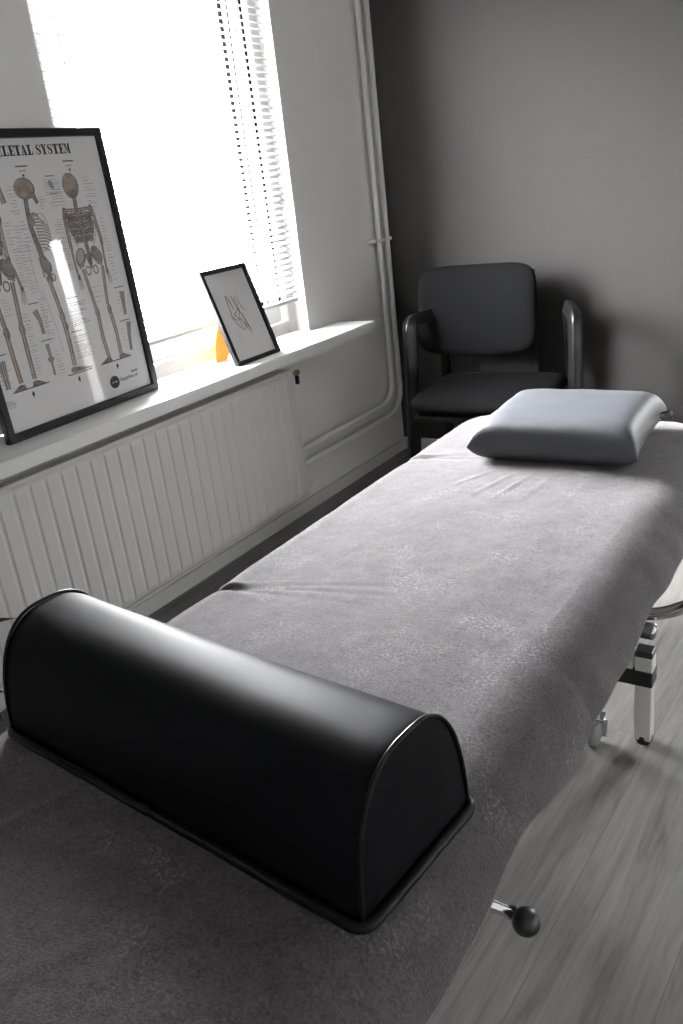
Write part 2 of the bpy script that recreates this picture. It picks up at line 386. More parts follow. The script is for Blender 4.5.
def frame_parts(root, w, h, fw, d):
    bm = bmesh.new()
    O = [(0, 0), (w, 0), (w, h), (0, h)]; I = [(fw, fw), (w-fw, fw), (w-fw, h-fw), (fw, h-fw)]
    B = .002
    rings = []
    for pts, z, ins in ((O, -d, 0), (O, -B, 0), (O, 0, B), (I, 0, -B), (I, -B, 0), (I, -d, 0)):
        rg = []
        for i, (x, y) in enumerate(pts):
            sx = 1 if i in (0, 3) else -1; sy = 1 if i in (0, 1) else -1
            rg.append(bm.verts.new((x+sx*ins, y+sy*ins, z)))
        rings.append(rg)
    for a_ in range(len(rings)):
        b_ = (a_+1) % len(rings)
        for k in range(4):
            k2 = (k+1) % 4; bm.faces.new((rings[a_][k], rings[a_][k2], rings[b_][k2], rings[b_][k]))
    link('frame', bm, M_blackw, root)
    bxo('backing_board', (fw*.5, fw*.5, -d-.001), (w-fw*.5, h-fw*.5, -d+.002), M_cush if 0 else mat('backing_card', (.25, .2, .15), .8), root)
    gl = bxo('glass', (fw+.0002, fw+.0002, -.0062), (w-fw-.0002, h-fw-.0002, -.0047), M_glass, root)

class Ink:
    """flat printed shapes lying on a sheet"""
    def __init__(s, z): s.z = z; s.bm = {}
    def b(s, m):
        if m not in s.bm: s.bm[m] = (bmesh.new(), [0])
        s.bm[m][1][0] += 1
        return s.bm[m][0], s.z + .00004*(s.bm[m][1][0] % 7)
    def line(s, m, pts, w, w2=None, dz=0.):
        bm, z = s.b(m); z += dz
        pts = [Vector((p[0], p[1])) for p in pts]; n = len(pts); prev = None
        for i, p in enumerate(pts):
            t = (pts[min(i+1, n-1)]-pts[max(i-1, 0)]).normalized(); nn = Vector((-t.y, t.x))
            ww = w if w2 is None else w+(w2-w)*i/(n-1)
            q = (bm.verts.new((*(p+nn*ww/2), z)), bm.verts.new((*(p-nn*ww/2), z)))
            if prev: bm.faces.new((prev[0], prev[1], q[1], q[0]))
            prev = q
    def ell(s, m, c, rx, ry, rot=0., dz=0., n=18):
        bm, z = s.b(m); z += dz; ca, sa = math.cos(rot), math.sin(rot)
        bm.faces.new([bm.verts.new((c[0]+rx*math.cos(2*PI*k/n)*ca-ry*math.sin(2*PI*k/n)*sa, c[1]+rx*math.cos(2*PI*k/n)*sa+ry*math.sin(2*PI*k/n)*ca, z)) for k in range(n)])
    def ring(s, m, c, rx, ry, w, rot=0., a0=0, a1=2*PI, dz=0., n=18):
        ca, sa = math.cos(rot), math.sin(rot); pts = []
        for k in range(n+1):
            t = a0+(a1-a0)*k/n; x = rx*math.cos(t); y = ry*math.sin(t); pts.append((c[0]+x*ca-y*sa, c[1]+x*sa+y*ca))
        s.line(m, pts, w, dz=dz)
    def poly(s, m, pts, dz=0.):
        bm, z = s.b(m); z += dz; bm.faces.new([bm.verts.new((x, y, z)) for x, y in pts])
    def done(s, name, parent):
        """all inks of one drawing in one mesh"""
        out = bmesh.new(); mats = list(s.bm)
        for i, m in enumerate(mats):
            me = bpy.data.meshes.new('t'); s.bm[m][0].to_mesh(me); k = len(out.faces); out.from_mesh(me); out.faces.ensure_lookup_table()
            for f in out.faces[k:]: f.material_index = i
            s.bm[m][0].free(); bpy.data.meshes.remove(me)
        for f in out.faces:
            f.normal_update()
            if f.normal.z < 0: f.normal_flip()
        me = bpy.data.meshes.new(name); out.to_mesh(me); out.free()
        for m in mats: me.materials.append(m)
        o = bpy.data.objects.new(name, me); C.objects.link(o); o.parent = parent; return o

def text_obj(name, s, m, parent, x0, x1, y0, hgt, z, off=0., rot=0.):
    cu = bpy.data.curves.new(name, 'FONT'); cu.body = s; cu.size = 1; cu.offset = off
    o = bpy.data.objects.new('tmp', cu); C.objects.link(o)
    bpy.context.view_layer.update()
    me = bpy.data.meshes.new_from_object(o.evaluated_get(bpy.context.evaluated_depsgraph_get()))
    bpy.data.objects.remove(o)
    xs = [v.co.x for v in me.vertices]; ys = [v.co.y for v in me.vertices]
    kx = (x1-x0)/(max(xs)-min(xs)); ky = hgt/(max(ys)-min(ys)); mx_, my_ = min(xs), min(ys)
    for v in me.vertices:
        v.co = Vector((x0+(v.co.x-mx_)*kx, y0+(v.co.y-my_)*ky, z))
    me.name = name; me.materials.append(m)
    t = bpy.data.objects.new(name, me); C.objects.link(t); t.parent = parent
    return t

# ---- the big anatomy chart
PW, PH = .557, .728
MP = frame_basis((-1.834, 1.229, .6765), (-.042, .999, 0), (-.040, -.002, .999))
po = thing('anatomy_poster', 'large black-framed skeleton anatomy poster leaning on the sill at left', 'poster')
po.matrix_world = MP
frame_parts(po, PW, PH, .0215, .018)
bxo('paper', (.012, .012, -.0115), (PW-.012, PH-.012, -.0105), M_paper, po)
# title set from heavy slab letters
SLAB = {'E': [(0,0,1,.1),(0,.9,1,1),(.18,0,.55,1),(.55,.44,.78,.56),(.72,.36,.8,.64),(.86,0,1,.3),(.86,.7,1,1)],
 'L': [(0,0,1,.1),(0,.9,.75,1),(.18,0,.55,1),(.86,0,1,.35)],
 'T': [(0,.9,1,1),(.3,0,.7,1),(.14,0,.86,.1),(0,.68,.12,1),(.88,.68,1,1)],
 'K': [(0,0,.6,.1),(0,.9,.6,1),(.12,0,.46,1),(.62,0,1,.1),(.62,.9,1,1)],
 'H': [(0,0,.45,.1),(0,.9,.45,1),(.55,0,1,.1),(.55,.9,1,1),(.08,0,.37,1),(.63,0,.92,1),(.3,.45,.7,.56)],
 'A': [(0,0,.4,.1),(.48,0,1,.1),(.2,.28,.7,.36)], 'M': [(0,0,.3,.1),(0,.9,.32,1),(.68,.9,1,1),(.6,0,1,.1),(.1,0,.18,1),(.66,0,.92,1)],
 'Y': [(0,.9,.48,1),(.6,.9,1,1),(.32,0,.66,.5),(.18,0,.8,.1)], 'S': []}
def slab_text(ink, m, s, x0, y0, cw, gap, h):
    x = x0
    for chh in s:
        if chh == ' ': x += cw*.45; continue
        w = cw*(1.12 if chh in 'MHK' else 1)
        P = lambda pts: [(x+a_*w, y0+b_*h) for a_, b_ in pts]
        for k, (a0, b0, a1, b1) in enumerate(SLAB[chh]): ink.poly(m, P([(a0, b0), (a1, b0), (a1, b1), (a0, b1)]), dz=.00002*k)
        if chh == 'A':
            ink.poly(m, P([(.4, 1), (.62, 1), (.95, .05), (.55, .05)])); ink.poly(m, P([(.4, 1), (.5, 1), (.25, .05), (.14, .05)]))
        if chh == 'M':
            ink.poly(m, P([(.1, 1), (.34, 1), (.58, .1), (.46, .1)])); ink.poly(m, P([(.46, .1), (.56, .1), (.74, 1), (.66, 1)]))
        if chh == 'Y':
            ink.poly(m, P([(.06, .95), (.42, .95), (.66, .42), (.34, .42)])); ink.poly(m, P([(.76, .95), (.88, .95), (.62, .42), (.52, .42)]))
        if chh == 'K':
            ink.poly(m, P([(.74, .95), (.86, .95), (.5, .45), (.4, .45)])); ink.poly(m, P([(.4, .62), (.64, .62), (.96, .05), (.62, .05)]))
        if chh == 'S':
            pts = [(.84, .80), (.66, .93), (.42, .94), (.24, .82), (.24, .68), (.42, .57), (.62, .45), (.78, .34), (.78, .18), (.6, .06), (.34, .06), (.14, .2)]
            ww = [.05, .09, .12, .24, .30, .30, .30, .30, .26, .12, .09, .05]
            pts = P(pts); bmq, z = ink.b(m); prev = None
            for i, p in enumerate(pts):
                p = Vector(p); t = (Vector(pts[min(i+1, 11)])-Vector(pts[max(i-1, 0)])).normalized(); nn = Vector((-t.y, t.x))
                q = (bmq.verts.new((*(p+nn*ww[i]*w*.5), z)), bmq.verts.new((*(p-nn*ww[i]*w*.5), z)))
                if prev: bmq.faces.new((prev[0], prev[1], q[1], q[0]))
                prev = q
            ink.poly(m, P([(.82, .66), (.92, .66), (.92, .98), (.82, .98)])); ink.poly(m, P([(.08, .02), (.18, .02), (.18, .36), (.08, .36)]))
        x += w+gap
    return x
ZI = -.0102
ink = Ink(ZI)
xe = slab_text(Ink(0), M_ink, 'SKELETAL SYSTEM', 0, 0, .0178, .0014, .02)
slab_text(ink, M_ink, 'SKELETAL SYSTEM', .4385-xe, .6665, .0178, .0014, .0240)
ink.done('title_lettering', po)

def captions(ink, x0, y0, x1, y1, n, m=None, wmax=None, right=False):
    for k in range(n):
        y = y1+(y0-y1)*(k+.5)/n + random.uniform(-.0015, .0015)
        ln = (x1-x0)*random.uniform(.45, 1)
        xs = (x1-ln) if right else x0
        ink.line(m or random.choice((M_inkg, M_inkl, M_inkl)), [(xs, y), (xs+ln, y)], .0013, dz=-.0001)
def head_caption(ink, cx, y):
    ink.line(M_ink, [(cx-.019, y), (cx+.019, y)], .0026); ink.line(M_inkg, [(cx-.011, y-.011), (cx+.011, y-.011)], .002)
    ink.poly(M_ink, [(cx-.004, y-.019), (cx, y-.028), (cx+.004, y-.019)])
def groundline(ink, x0, x1, y, xa):
    ink.line(M_ink, [(x0, y), (x1, y)], .0026)
    ink.poly(M_ink, [(xa-.0045, y-.016), (xa, y-.008), (xa+.0045, y-.016), (xa, y-.027)])
def limb(ink, pts, w, m=None, edge=True, light=True):
    w *= 1.15
    if edge: ink.line(M_boneg, pts, w*1.5, dz=.0000)
    ink.line(m or M_bone, pts, w, dz=.0002)
    if light: ink.line(M_bonel, [(p[0]-w*.15, p[1]) for p in pts], w*.3, dz=.0004)
def knob_(ink, c, r, m=None):
    ink.ell(M_boneg, c, r*.95, r*1.7, dz=.0001); ink.ell(m or M_bone, c, r*.66, r*1.25, dz=.0003)
    ink.line(M_bonel, [(c[0]-r*.2, c[1]+r*.9), (c[0]-r*.25, c[1]-r*.8)], r*.28, dz=.0005)
def hand(ink, c, d, L_=.045, w=.011):
    d = Vector(d).normalized(); n_ = Vector((-d.y, d.x))
    ink.ell(M_boneg, c, w*.5, w*.7, dz=.0002)
    for k in range(4):
        o_ = n_*(k-1.5)*w*.3; a_ = Vector(c)+o_+d*w*.4
        ink.line(M_boneg, [a_, a_+d*L_*(.75+.08*(k in (1, 2)))+o_*.4], .0018, .0012, dz=.0003)
def ribcage(ink, cx, y0, y1, wt, wb, dark, mid=None):
    ink.poly(dark, [(cx-wt*.35, y1), (cx+wt*.35, y1), (cx+wt*.5, y1-(y1-y0)*.4), (cx+wb*.5, y0), (cx-wb*.5, y0), (cx-wt*.5, y1-(y1-y0)*.4)], dz=-.0000)
    n = 10
    for k in range(n):
        t = k/(n-1); y = y1-(y1-y0)*t; w_ = (wt*.33+wt*.19*math.sin(min(1, t*1.8)*PI/2)) if t < .6 else wt*.5-(wt-wb)*.5*(t-.6)/.4
        for sg in (-1, 1):
            ink.line(M_bonel if k % 2 else M_bone, [(cx+sg*.008, y), (cx+sg*w_*.6, y+.004), (cx+sg*w_, y-.005), (cx+sg*w_*.93, y-.014)], .0024, dz=.0003)
def pelvis(ink, cx, cy, s=1., front=True):
    for sg in (-1, 1):
        ink.ell(M_boneg, (cx+sg*.030*s, cy+.012*s), .0175*s, .026*s, sg*.45, dz=.0001)
        ink.ell(M_bone if sg > 0 else M_bonel, (cx+sg*.031*s, cy+.014*s), .0125*s, .020*s, sg*.45, dz=.0003)
        ink.ring(M_boneg, (cx+sg*.014*s, cy-.026*s), .0085*s, .011*s, .0036*s, dz=.0004)
        limb(ink, [(cx+sg*.024*s, cy-.006*s), (cx+sg*.044*s, cy-.014*s)], .006*s)
    ink.poly(M_boneg, [(cx-.014*s, cy+.018*s), (cx+.014*s, cy+.018*s), (cx+.003*s, cy-.022*s), (cx-.003*s, cy-.022*s)], dz=.0004)
def foot(ink, c, d=1, L_=.05):
    ink.poly(M_boneg, [(c[0]-d*.008, c[1]+.009), (c[0]+d*.006, c[1]+.010), (c[0]+d*L_, c[1]-.001), (c[0]+d*L_, c[1]-.003), (c[0]-d*.012, c[1]-.003)], dz=.0002)
def skull_back(ink, c, rx, ry, face=False):
    ink.ell(M_boneg, c, rx*1.08, ry*1.05, dz=.0001); ink.ell(M_skull, (c[0]-rx*.05, c[1]+ry*.08), rx*.92, ry*.86, dz=.0003)
    ink.ell(M_boneg, (c[0], c[1]-ry*.72), rx*.7, ry*.36, dz=.0004)
    ink.ring(M_boneg, (c[0], c[1]-ry*.1), rx*.55, ry*.4, .0012, 0, PI*.1, PI*.9, dz=.0005)
    ink.line(M_bonel, [(c[0]-rx*.3, c[1]+ry*.5), (c[0]+rx*.1, c[1]+ry*.2)], .003, dz=.0005)

# right figure, seen from behind
ink = Ink(ZI)
skull_back(ink, (.408, .588), .0255, .030)
ink.line(M_boneg, [(.410, .556), (.408, .530), (.4105, .50), (.413, .44), (.415, .40)], .014, .013, dz=.0005)
for k in range(22): ink.line(M_bonel, [(.406, .552-k*.0068), (.4155, .552-k*.0068)], .0015, dz=.0007)
ribcage(ink, .4115, .443, .520, .100, .060, M_boneg)
for sg, sx in ((-1, .367), (1, .460)):
    limb(ink, [(.411, .526), (sx, .526+.002)], .005)
    ink.poly(M_boneg, [(sx, .522), (sx-sg*.028, .512), (sx-sg*.014, .476)], dz=.0006)
    knob_(ink, (sx-.001, .521), .009)
limb(ink, [(.3605, .517), (.3585, .475), (.358, .436)], .0065); knob_(ink, (.3585, .432), .0055)
limb(ink, [(.3585, .43), (.358, .395), (.360, .362)], .0045); hand(ink, (.361, .358), (.06, -1), .036)
limb(ink, [(.464, .514), (.468, .478), (.4715, .443)], .0065); knob_(ink, (.4712, .437), .006)
limb(ink, [(.4712, .434), (.468, .40), (.4665, .366)], .0045); hand(ink, (.4668, .360), (.16, -1), .036)
pelvis(ink, .4125, .395, .98)
limb(ink, [(.381, .376), (.387, .33), (.3935, .268)], .0065, M_bone); knob_(ink, (.395, .258), .0085, M_bone)
limb(ink, [(.396, .250), (.393, .19), (.398, .130)], .0075, M_boneo); foot(ink, (.396, .122), -1, .030)
limb(ink, [(.4535, .376), (.447, .33), (.439, .272)], .0065, M_bone); knob_(ink, (.4415, .258), .0085, M_boneg)
limb(ink, [(.443, .250), (.4475, .19), (.4455, .130)], .0075, M_boneo); foot(ink, (.4465, .122), 1, .032)
head_caption(ink, .419, .648); groundline(ink, .362, .4835, .1182, .4205)
captions(ink, .455, .50, .495, .61, 13); captions(ink, .325, .54, .375, .60, 8, right=True)
captions(ink, .318, .38, .350, .51, 22, right=True); captions(ink, .483, .33, .505, .50, 20); captions(ink, .40, .28, .432, .33, 4)
ink.line(M_inkg, [(.33, .615), (.36, .615)], .003)
for k in range(7): ink.line(M_inkg, [(.318, .606-k*.006), (.372, .606-k*.006)], .0009)
ink.ell(M_inkg, (.343, .594), .007, .012, .4); ink.line(M_inkg, [(.333, .572), (.357, .572)], .002)
ink.done('back_view_drawing', po)

# middle figure, seen from the side
ink = Ink(ZI)
ink.ell(M_boneg, (.2545, .590), .0325, .0262, dz=.0001); ink.ell(M_skull, (.2525, .591), .0295, .0235, dz=.0003)
ink.ring(M_bone, (.257, .588), .016, .015, .003, 0, -.5, 2.4, dz=.0005); ink.ell(M_boneo, (.246, .598), .008, .006, .4, dz=.0005)
ink.poly(M_boneg, [(.263, .576), (.281, .580), (.289, .556), (.280, .550), (.272, .566)], dz=.0004)
ink.poly(M_bone, [(.267, .575), (.279, .577), (.285, .559), (.279, .556)], dz=.0006)
sp_ = [(.250, .566), (.2475, .545), (.2455, .527), (.2440, .50), (.2475, .476), (.2530, .44), (.2560, .411)]
ink.line(M_boneg, sp_, .013, .016, dz=.0001); ink.line(M_bone, sp_, .007, .009, dz=.0003)
for i in range(6):
    for k in range(4):
        t = k/4; p = (sp_[i][0]*(1-t)+sp_[i+1][0]*t, sp_[i][1]*(1-t)+sp_[i+1][1]*t)
        ink.line(M_boneg, [(p[0]-.008, p[1]-.002), (p[0]+.005, p[1])], .0014, dz=.0005)
limb(ink, [(.250, .524), (.262, .530), (.276, .524)], .004); ink.ell(M_bone, (.252, .513), .009, .013, .2, dz=.0004)
ink.ring(M_boneg, (.272, .484), .0265, .047, .0016, -.18, -PI*.55, PI*.5, dz=.0001)
for k in range(11):
    t = k/10; y = .522-.078*t; xr = .272+.0265*math.sqrt(max(0, 1-((t-.5)*1.9)**2))+.004*t
    ink.line(M_boneg, [(.258, y+.003), ((.262+xr)/2, y+.0015), (xr+.001, y-.0075)], .0042, dz=.0002)
    ink.line(M_bonel, [(.2585, y+.0035), ((.262+xr)/2, y+.002), (xr, y-.007)], .0026, dz=.0004)
ink.poly(M_boneg, [(.243, .424), (.262, .428), (.278, .404), (.277, .388), (.262, .372), (.252, .384), (.243, .404)], dz=.0001)
ink.ell(M_bone, (.260, .405), .013, .016, .5, dz=.0003); ink.ring(M_boneg, (.273, .370), .0075, .0085, .004, dz=.0003)
ink.ell(M_boneg, (.262, .368), .012, .010, dz=.0002); limb(ink, [(.247, .398), (.247, .374)], .004)
limb(ink, [(.259, .366), (.2655, .32), (.270, .280)], .0075); knob_(ink, (.2705, .268), .0095)
limb(ink, [(.271, .258), (.2725, .21), (.270, .138)], .0085, M_bone); ink.ell(M_boneg, (.275, .243), .007, .012, dz=.0002)
foot(ink, (.2695, .124), 1, .060); ink.ell(M_boneg, (.266, .128), .013, .008, dz=.0003)
ink.ring(M_inkl, (.238, .40), .022, .09, .0014, .0, PI*.75, PI*1.35, dz=0)
ink.line(M_inkl, [(.230, .345), (.236, .30), (.243, .24), (.246, .18)], .0014)
head_caption(ink, .263, .642); groundline(ink, .239, .327, .1174, .274)
captions(ink, .192, .53, .222, .60, 9, right=True); captions(ink, .190, .34, .222, .51, 22); captions(ink, .292, .535, .312, .57, 6)
captions(ink, .216, .44, .236, .52, 8); ink.line(M_ink, [(.300, .311), (.338, .311)], .0018); captions(ink, .30, .235, .365, .300, 13, M_inkg)
ink.line(M_ink, [(.286, .224), (.325, .224)], .0018); captions(ink, .288, .150, .350, .215, 14)
captions(ink, .207, .21, .235, .33, 16); captions(ink, .213, .125, .236, .19, 8)
ink.done('side_view_drawing', po)

# left figure, seen from the front
ink = Ink(ZI)
skull_back(ink, (.105, .588), .0255, .030)
for sg in (-1, 1): ink.ell(M_ink, (.105+sg*.009, .588), .005, .0055, dz=.0006)
ink.poly(M_ink, [(.102, .578), (.108, .578), (.105, .585)], dz=.0006); ink.line(M_bonel, [(.097, .568), (.113, .568)], .004, dz=.0006)
limb(ink, [(.174, .608), (.178, .585), (.1825, .560)], .009, M_bone); 
ink.line(M_boneg, [(.105, .556), (.105, .50), (.108, .44), (.110, .40)], .013, dz=.0005)
ribcage(ink, .105, .443, .522, .100, .064, M_boneg)
for sg, sx in ((-1, .060), (1, .152)):
    limb(ink, [(.106, .532), (sx, .534)], .005); knob_(ink, (sx, .525), .010)
limb(ink, [(.152, .520), (.150, .48), (.149, .438)], .007, M_bonel); knob_(ink, (.150, .431), .007, M_boneg)
limb(ink, [(.151, .426), (.160, .40), (.166, .364)], .0045, M_boneg); hand(ink, (.167, .358), (-.08, -1), .042)
limb(ink, [(.060, .520), (.058, .48), (.055, .438)], .007); knob_(ink, (.055, .431), .006)
limb(ink, [(.054, .426), (.050, .40), (.046, .364)], .0045); hand(ink, (.045, .358), (0, -1), .042)
pelvis(ink, .108, .398, 1.05)
limb(ink, [(.1425, .378), (.139, .33), (.135, .276)], .0075, M_bone); knob_(ink, (.1340, .262), .010, M_boneo)
limb(ink, [(.1335, .252), (.1325, .20), (.1312, .136)], .008, M_bone); foot(ink, (.1312, .122), 1, .030)
limb(ink, [(.077, .378), (.081, .33), (.085, .276)], .0075, M_bone); knob_(ink, (.0855, .262), .010, M_boneg)
limb(ink, [(.0845, .252), (.085, .20), (.088, .136)], .008, M_boneo); foot(ink, (.088, .122), -1, .028)
head_caption(ink, .105, .648); groundline(ink, .055, .173, .1176, .115)
captions(ink, .165, .46, .195, .52, 7); captions(ink, .170, .36, .196, .455, 14); captions(ink, .095, .30, .120, .345, 6, M_inkl)
captions(ink, .145, .14, .168, .30, 20); captions(ink, .03, .14, .07, .20, 6); captions(ink, .145, .56, .165, .605, 5)
ink.done('front_view_drawing', po)

# small studies: hand, knee, feet
ink = Ink(ZI)
def study(pts, w):
    ink.line(M_boneg, pts, w, w*.55, dz=.0001)
    for k in range(3): ink.line(M_bonel, [(p[0]+(k-1)*w*.28, p[1]) for p in pts], w*.12, dz=.0003)
def fin(n='study_drawing'):
    global ink
    ink.done(n, po); ink = Ink(ZI)
study([(.187, .300), (.196, .275), (.197, .238)], .018); ink.line(M_ink, [(.172, .318), (.205, .318)], .002); captions(ink, .207, .235, .225, .30, 8); fin()
study([(.1975, .212), (.199, .180), (.198, .160)], .013); ink.line(M_boneo, [(.198, .160), (.1977, .130)], .008, dz=.0002); ink.line(M_ink, [(.182, .222), (.218, .222)], .002)
ink.ell(M_boneg, (.198, .172), .010, .008, dz=.0002); fin()
study([(.045, .200), (.046, .165), (.046, .130)], .026); ink.line(M_ink, [(.03, .215), (.066, .215)], .002); captions(ink, .025, .083, .062, .102, 6, M_inkg); fin()
study([(.503, .298), (.500, .265), (.497, .233)], .019); ink.line(M_ink, [(.478, .311), (.516, .311)], .002); captions(ink, .480, .24, .490, .30, 6); fin()
study([(.502, .212), (.494, .175), (.488, .133)], .017); ink.line(M_ink, [(.470, .2185), (.512, .2185)], .002); captions(ink, .469, .14, .480, .20, 6); fin()
# publisher mark: dark disc, word and three dots
ink = Ink(ZI)
ink.ell(M_ink, (.3965, .0605), .0185, .0175, n=28, dz=.0001); ink.line(M_inkg, [(.385, .0605), (.408, .0605)], .004, dz=.0003)
fin('publisher_disc')
for k in range(3): ink.ell(M_ink, (.4715+k*.0085, .0745), .0032, .0032)
ink.done('publisher_dots', po)
text_obj('publisher_lettering', 'Supplies.nl', M_ink, po, .418, .490, .0545, .013, ZI+.0001, .01)

# ---- the small sketch on its easel back
FW_, FH_ = .234, .318
MF = frame_basis((-1.775, 2.068, .6765), (-.010, 1, 0), (-.322, -.003, .947))
fr = thing('picture_frame', 'small black frame with pencil sketch standing on the window sill', 'picture frame')
fr.matrix_world = MF
frame_parts(fr, FW_, FH_, .0150, .016)
bxo('paper', (.010, .010, -.0115), (FW_-.010, FH_-.010, -.0105), M_paper2, fr)
ink = Ink(ZI)
def sk(pts, w=.0022, m=None):
    for k in range(3):
        j = [(p[0]+random.uniform(-.0012, .0012), p[1]+random.uniform(-.0012, .0012)) for p in pts]
        ink.line(m or (M_pencil if k else M_pencill), j, w)
sk([(.081, .230), (.079, .20), (.0785, .177), (.073, .154)]); sk([(.073, .154), (.083, .135), (.096, .120), (.108, .107)], .0022)
sk([(.088, .226), (.093, .20), (.094, .18)]); sk([(.1085, .222), (.112, .20), (.1153, .176), (.102, .168), (.088, .163)], .0025)
sk([(.119, .218), (.121, .196), (.1205, .169)]); sk([(.131, .215), (.137, .19), (.1445, .170)]); sk([(.088, .163), (.096, .155), (.104, .143), (.114, .1456)])
sk([(.120, .169), (.112, .160), (.105, .148), (.103, .135), (.108, .120)], .002); sk([(.1199, .169), (.127, .148), (.1324, .130), (.1365, .092)], .0022)
sk([(.1143, .146), (.119, .125), (.1267, .106)]); sk([(.126, .16), (.131, .14), (.136, .12), (.141, .10)]); sk([(.108, .107), (.115, .112), (.121, .120)], .0012)
sk([(.118, .135), (.125, .127), (.130, .118)], .003); sk([(.076, .158), (.086, .146), (.094, .143)], .003); sk([(.1145, .180), (.118, .172), (.122, .168)], .004)
for k in range(10): ink.line(M_pencill, [(.122+k*.0016, .148-k*.004), (.132+k*.0014, .144-k*.0046)], .001)
for k in range(8): ink.line(M_pencill, [(.082+k*.002, .22-k*.006), (.088+k*.002, .215-k*.006)], .0009)
ink.done('pencil_sketch', fr)
# card strut folded out behind the frame (world x,y of its foot is behind)
Mi = MF.inverted()
foot_a = Mi @ Vector((-1.904, 2.105, .6768)); foot_b = Mi @ Vector((-1.905, 2.165, .6768))
ta = Vector((.05, .27, -.018)); tb = Vector((.13, .27, -.018))
ta = Vector((.085, .235, -.018)); tb = Vector((.150, .235, -.018))
bm = bmesh.new(); dz = Vector((0, 0, -.002))
mid_a = Mi @ Vector((-1.915, 2.085, .745)); mid_b = Mi @ Vector((-1.912, 2.185, .745))
P6 = [ta, mid_a, foot_a, foot_b, mid_b, tb]
P6 = [ta, ta.lerp(foot_a, .72)+Vector((-.018, 0, 0)), foot_a, foot_b, tb.lerp(foot_b, .72)+Vector((.018, 0, 0)), tb]
f1 = [bm.verts.new(p) for p in P6]; f2 = [bm.verts.new(p+dz) for p in P6]
bm.faces.new(f1); bm.faces.new(f2[::-1])
for i in range(6): bm.faces.new((f1[i], f1[(i+1) % 6], f2[(i+1) % 6], f2[i]))
o = link('easel_strut', bm, M_orange, fr); o['label'] = 'orange card easel strut'

# ------------------------------------------------------------------ treatment table
TX, HW = -.655, .335
tb_ = thing('treatment_table', 'white-framed treatment table with chrome lever under the grey cover', 'treatment table', (TX, 1.0, 0))
def T(p): return (p[0]-TX, p[1]-1.0, p[2])
J1, J2, YN, YF = .985, 1.715, .0, 2.16
for (y0, y1) in ((YN+.02, J1-.012), (J1+.012, J2-.012), (J2+.012, YF-.03)):
    bxo('cushion', T((TX-HW+.03, y0, .478)), T((TX+HW-.03, y1, .525)), M_cush, tb_, .02)
for (y0, y1) in ((YN+.05, J1-.03), (J1+.03, J2-.03), (J2+.03, YF-.06)):
    bm = bmesh.new()
    for sx in (-1, 1): box(bm, T((TX+sx*.22-.015, y0, .448)), T((TX+sx*.22+.015, y1, .478)), .003)
    for yy in (y0+.03, y1-.06): box(bm, T((TX-.22, yy, .45)), T((TX+.22, yy+.03, .476)), .003)
    link('section_frame', bm, M_wmetal, tb_)
# base: two end beams on feet, linked by long rails and a lifting linkage
LY = 1.562
for yb in (.44, LY):
    bm = bmesh.new(); box(bm, T((TX-.262, yb-.0175, .185)), T((TX+.262, yb+.0175, .222)), .003); link('cross_beam', bm, M_wmetal, tb_)
bm = bmesh.new()
for sx in (-1, 1): box(bm, T((TX+sx*.16-.02, .42, .222)), T((TX+sx*.16+.02, LY+.02, .258)), .003)
link('base_rail', bm, M_wmetal, tb_)
for sx in (-1, 1):
    for yb in (.44, LY):
        xc = TX+.283 if sx > 0 else TX-.28
        bm = bmesh.new(); box(bm, T((xc-.0175, yb-.0175, .012)), T((xc+.0175, yb+.0175, .222)), .003); lg = link('leg', bm, M_wmetal, tb_)
        bm = bmesh.new(); box(bm, T((xc-.0185, yb-.0185, .218)), T((xc+.0185, yb+.0185, .232)), .003); o = link('end_cap', bm, M_blackp, lg)
        bm = bmesh.new(); cyl(bm, T((xc, yb, .007)), .015, .014, 'z', .013); cyl(bm, T((xc, yb, .016)), .019, .012, 'z', .018); o = link('foot_glide', bm, M_blackp, lg)
        bm = bmesh.new(); xa, xb = (xc-.075, xc+.0195) if sx > 0 else (xc-.0195, xc+.075)
        box(bm, T((xa, yb-.0205, .150)), T((xb, yb+.0205, .186)), .003); o = link('clamp_sleeve', bm, M_blackp, lg)
# scissor arms and actuator
for sx in (-1, 1):
    for (ya, yb) in ((.7, 1.3), (1.3, .7)):
        bm = bmesh.new(); x = TX+sx*(.13 if ya < yb else .11)
        tube(bm, [T((x, ya, .26)), T((x, yb, .45))], 1, prof=rrprof(.008, .016, .003, 2)); link('scissor_arm', bm, M_wmetal, tb_)
bm = bmesh.new(); tube(bm, [T((TX, .75, .25)), T((TX, 1.0, .36))], .028, 18); tube(bm, [T((TX, 1.0, .36)), T((TX, 1.18, .44))], .012, 14); link('lift_cylinder', bm, M_blackp, tb_, True)
# head-end roller block and chrome lever that curves out on the near side
bm = bmesh.new(); cyl(bm, T((TX+.20, LY+.005, .272)), .0175, .19, 'x'); link('roller_sleeve', bm, M_blackp, tb_, True)
bm = bmesh.new(); sphere(bm, T((TX+.296, LY+.005, .272)), .0175, sx=.55); link('roller_cap', bm, M_chrome, tb_, True)
bm = bmesh.new()
tube(bm, fillet([T((TX-.1, 1.60, .30)), T((-.36, 1.585, .297)), T((-.285, 1.60, .335)), T((-.262, 1.62, .375)), T((-.235, 1.68, .405))], .06, 10), .0135, 18); lv = link('lift_lever', bm, M_chrome, tb_, True)
bm = bmesh.new(); tube(bm, [T((-.235, 1.68, .405)), T((-.215, 1.735, .432))], .015, 16); link('lever_grip', bm, M_blackp, lv, True)
bm = bmesh.new()
box(bm, T((TX-.12, 1.56, .258)), T((TX-.09, 1.62, .31)), .002); link('lever_bracket', bm, M_wmetal, tb_)
